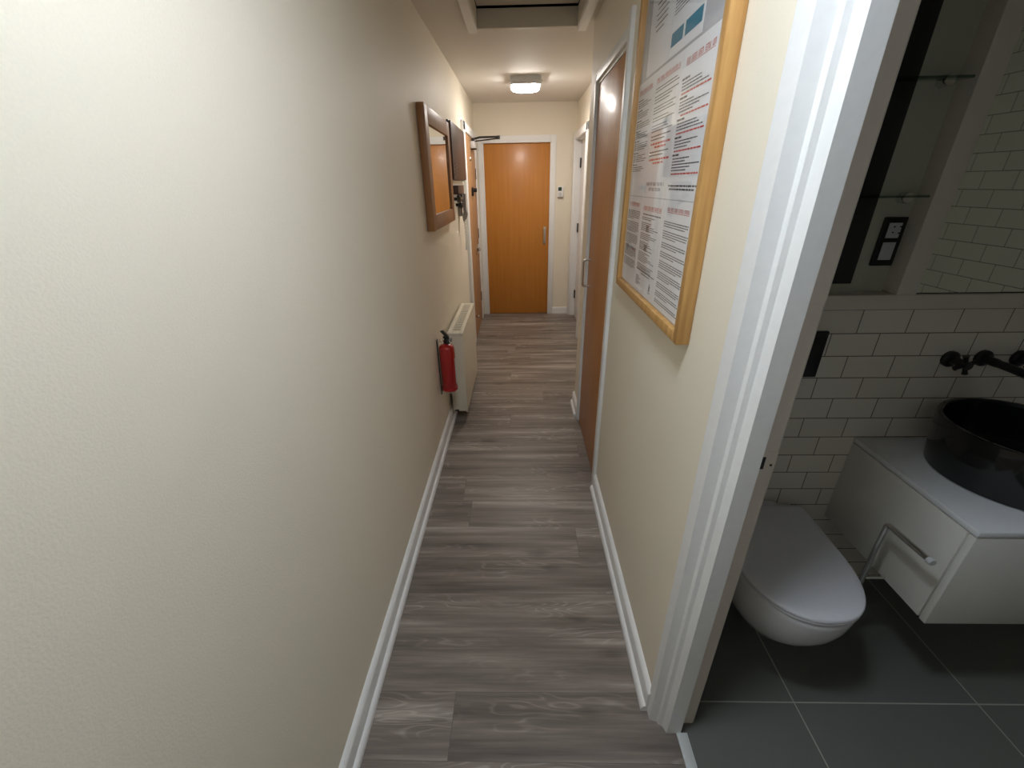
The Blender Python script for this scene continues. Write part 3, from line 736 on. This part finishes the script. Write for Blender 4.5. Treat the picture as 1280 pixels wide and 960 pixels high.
# recess frame, niche shelves, mirror
fr = MB(); fy0, fy1 = BY-.006, BY+.062
fr.box((BX0, fy0, 1.196), (BX1, BY+.062, NZ0), .002)
fr.box((NX1, fy0, NZ0), (1.213, fy1, ZC), .002)
o = fr.build('trim_5', M['taupe']); structure(o, 'painted surround dividing the wall recess from the bathroom mirror', 'trim')
nb = MB().box((BX0, BY+.050, NZ0), (NX1+.01, BY+.062, ZC)).build('wall_recess', M['niche']); structure(nb, 'grey green back of the dark wall recess', 'wall recess')
nl = MB().box((.88, BY+.040, 1.268), (1.040, BY+.0495, ZC-.01), .002).build('recess_shade', M['blackmetal']); structure(nl, 'black sheet standing in for shade at the left of the bathroom recess', 'trim')  # black sheet in place of the shade on the left of the recess back
for z, lab in ((1.797, 'upper glass shelf in the bathroom wall recess'), (1.519, 'lower glass shelf in the bathroom wall recess, above the socket')):
    s_ = MB().box((.80, BY+.004, z-.003), (NX1-.001, BY+.039, z+.003), .001)
    t = thing('glass_shelf', (1.03, BY+.1, z), lab, 'shelf', 'glass shelves in the recess')
    s_.build('pane', M['shelfglass'], t)
    MB().lathe([(0, .0), (.013, .0), (.015, .003), (.015, .026), (.012, .032), (0, .032)], (1.106, BY+.018, z-.004), 'Y', 24).build('support_stud', M['chrome'], t)
t = thing('shaver_socket', (1.115, BY+.05, 1.39), 'black framed shaver socket with white insert on the recess back', 'socket')
sx0, sx1, sz0, sz1, sy = 1.083, 1.153, 1.322, 1.463, BY+.050
MB().box((sx0-.002, sy-.010, sz0), (sx1-.006, sy, sz1), .003).build('plate', M['blackmetal'], t)
u = MB().box((sx0+.012, sy-.0125, sz0+.082), (sx1-.020, sy-.010, sz1-.016), .001); u.mi = 1
for dx, dz in ((.012, .03), (.030, .03), (.012, .014), (.030, .012)): u.box((sx0+.014+dx, sy-.0132, sz0+.082+dz), (sx0+.019+dx, sy-.0124, sz0+.086+dz))
u.build('socket_insert', [M['lgrey'], M['black']], t)
MB().box((sx0+.012, sy-.0125, sz0+.018), (sx1-.020, sy-.010, sz0+.070), .001).build('switch_insert', M['lgrey'], t)
t = thing('bathroom_mirror', (1.7, BY, 1.8), 'large frameless mirror above the basin reflecting tiled wall', 'mirror')
MB().box((1.2165, BY+.001, NZ0+.004), (BX1-.002, BY+.005, ZC-.005)).build('mirror_glass', M['mirror'], t)
MB().box((1.2132, BY+.0052, NZ0+.0005), (BX1-.001, BY+.009, ZC-.003)).build('dark_edge', M['black'], t)

# ------------------------------------------------------------------ light behind the camera
t = thing('ceiling_light', (0, .52, ZC), 'lit round flush ceiling lamp above the camera, out of the picture', 'light')
MB().lathe([(.150, 0), (.152, -.004), (.150, -.040), (.140, -.040), (.139, -.020), (.139, 0)], (0, .52, ZC), 'Z', 48).build('base', M['lgrey'], t)
MB().lathe([(0, -.022), (.1385, -.022), (.1385, -.016), (0, -.016)], (0, .52, ZC), 'Z', 48).build('diffuser', M['lamp_near'], t)

w = bpy.data.worlds.new('world'); S.world = w; w.use_nodes = True
w.node_tree.nodes['Background'].inputs[0].default_value = (.5, .5, .5, 1); w.node_tree.nodes['Background'].inputs[1].default_value = .0

# ------------------------------------------------------------------ camera
F, PITCH, YAW, ROLL = 525., 25.5, -1.46, 1.02
p, y, r = map(math.radians, (PITCH, YAW, ROLL))
fwd = Vector((math.sin(y)*math.cos(p), math.cos(y)*math.cos(p), -math.sin(p)))
rt = Vector((math.cos(y), -math.sin(y), 0)); dn = fwd.cross(rt)
r2 = rt*math.cos(r) + dn*math.sin(r); d2 = -rt*math.sin(r) + dn*math.cos(r)
cam = bpy.data.cameras.new('camera'); co = bpy.data.objects.new('camera', cam); COL.objects.link(co)
m = Matrix((r2, -d2, -fwd)).transposed().to_4x4(); m.translation = (0, 0, 1.57); co.matrix_world = m
cam.sensor_fit = 'HORIZONTAL'; cam.sensor_width = 36.; cam.lens = F/1280*36.; cam.clip_start = .02
S.camera = co
for ob in bpy.data.objects:
    if '_w' in ob: del ob['_w']
S.view_settings.view_transform = 'Standard'; S.view_settings.look = 'None'; S.view_settings.gamma = 1.
S.view_settings.use_curve_mapping = False; S.view_settings.exposure = 1.54
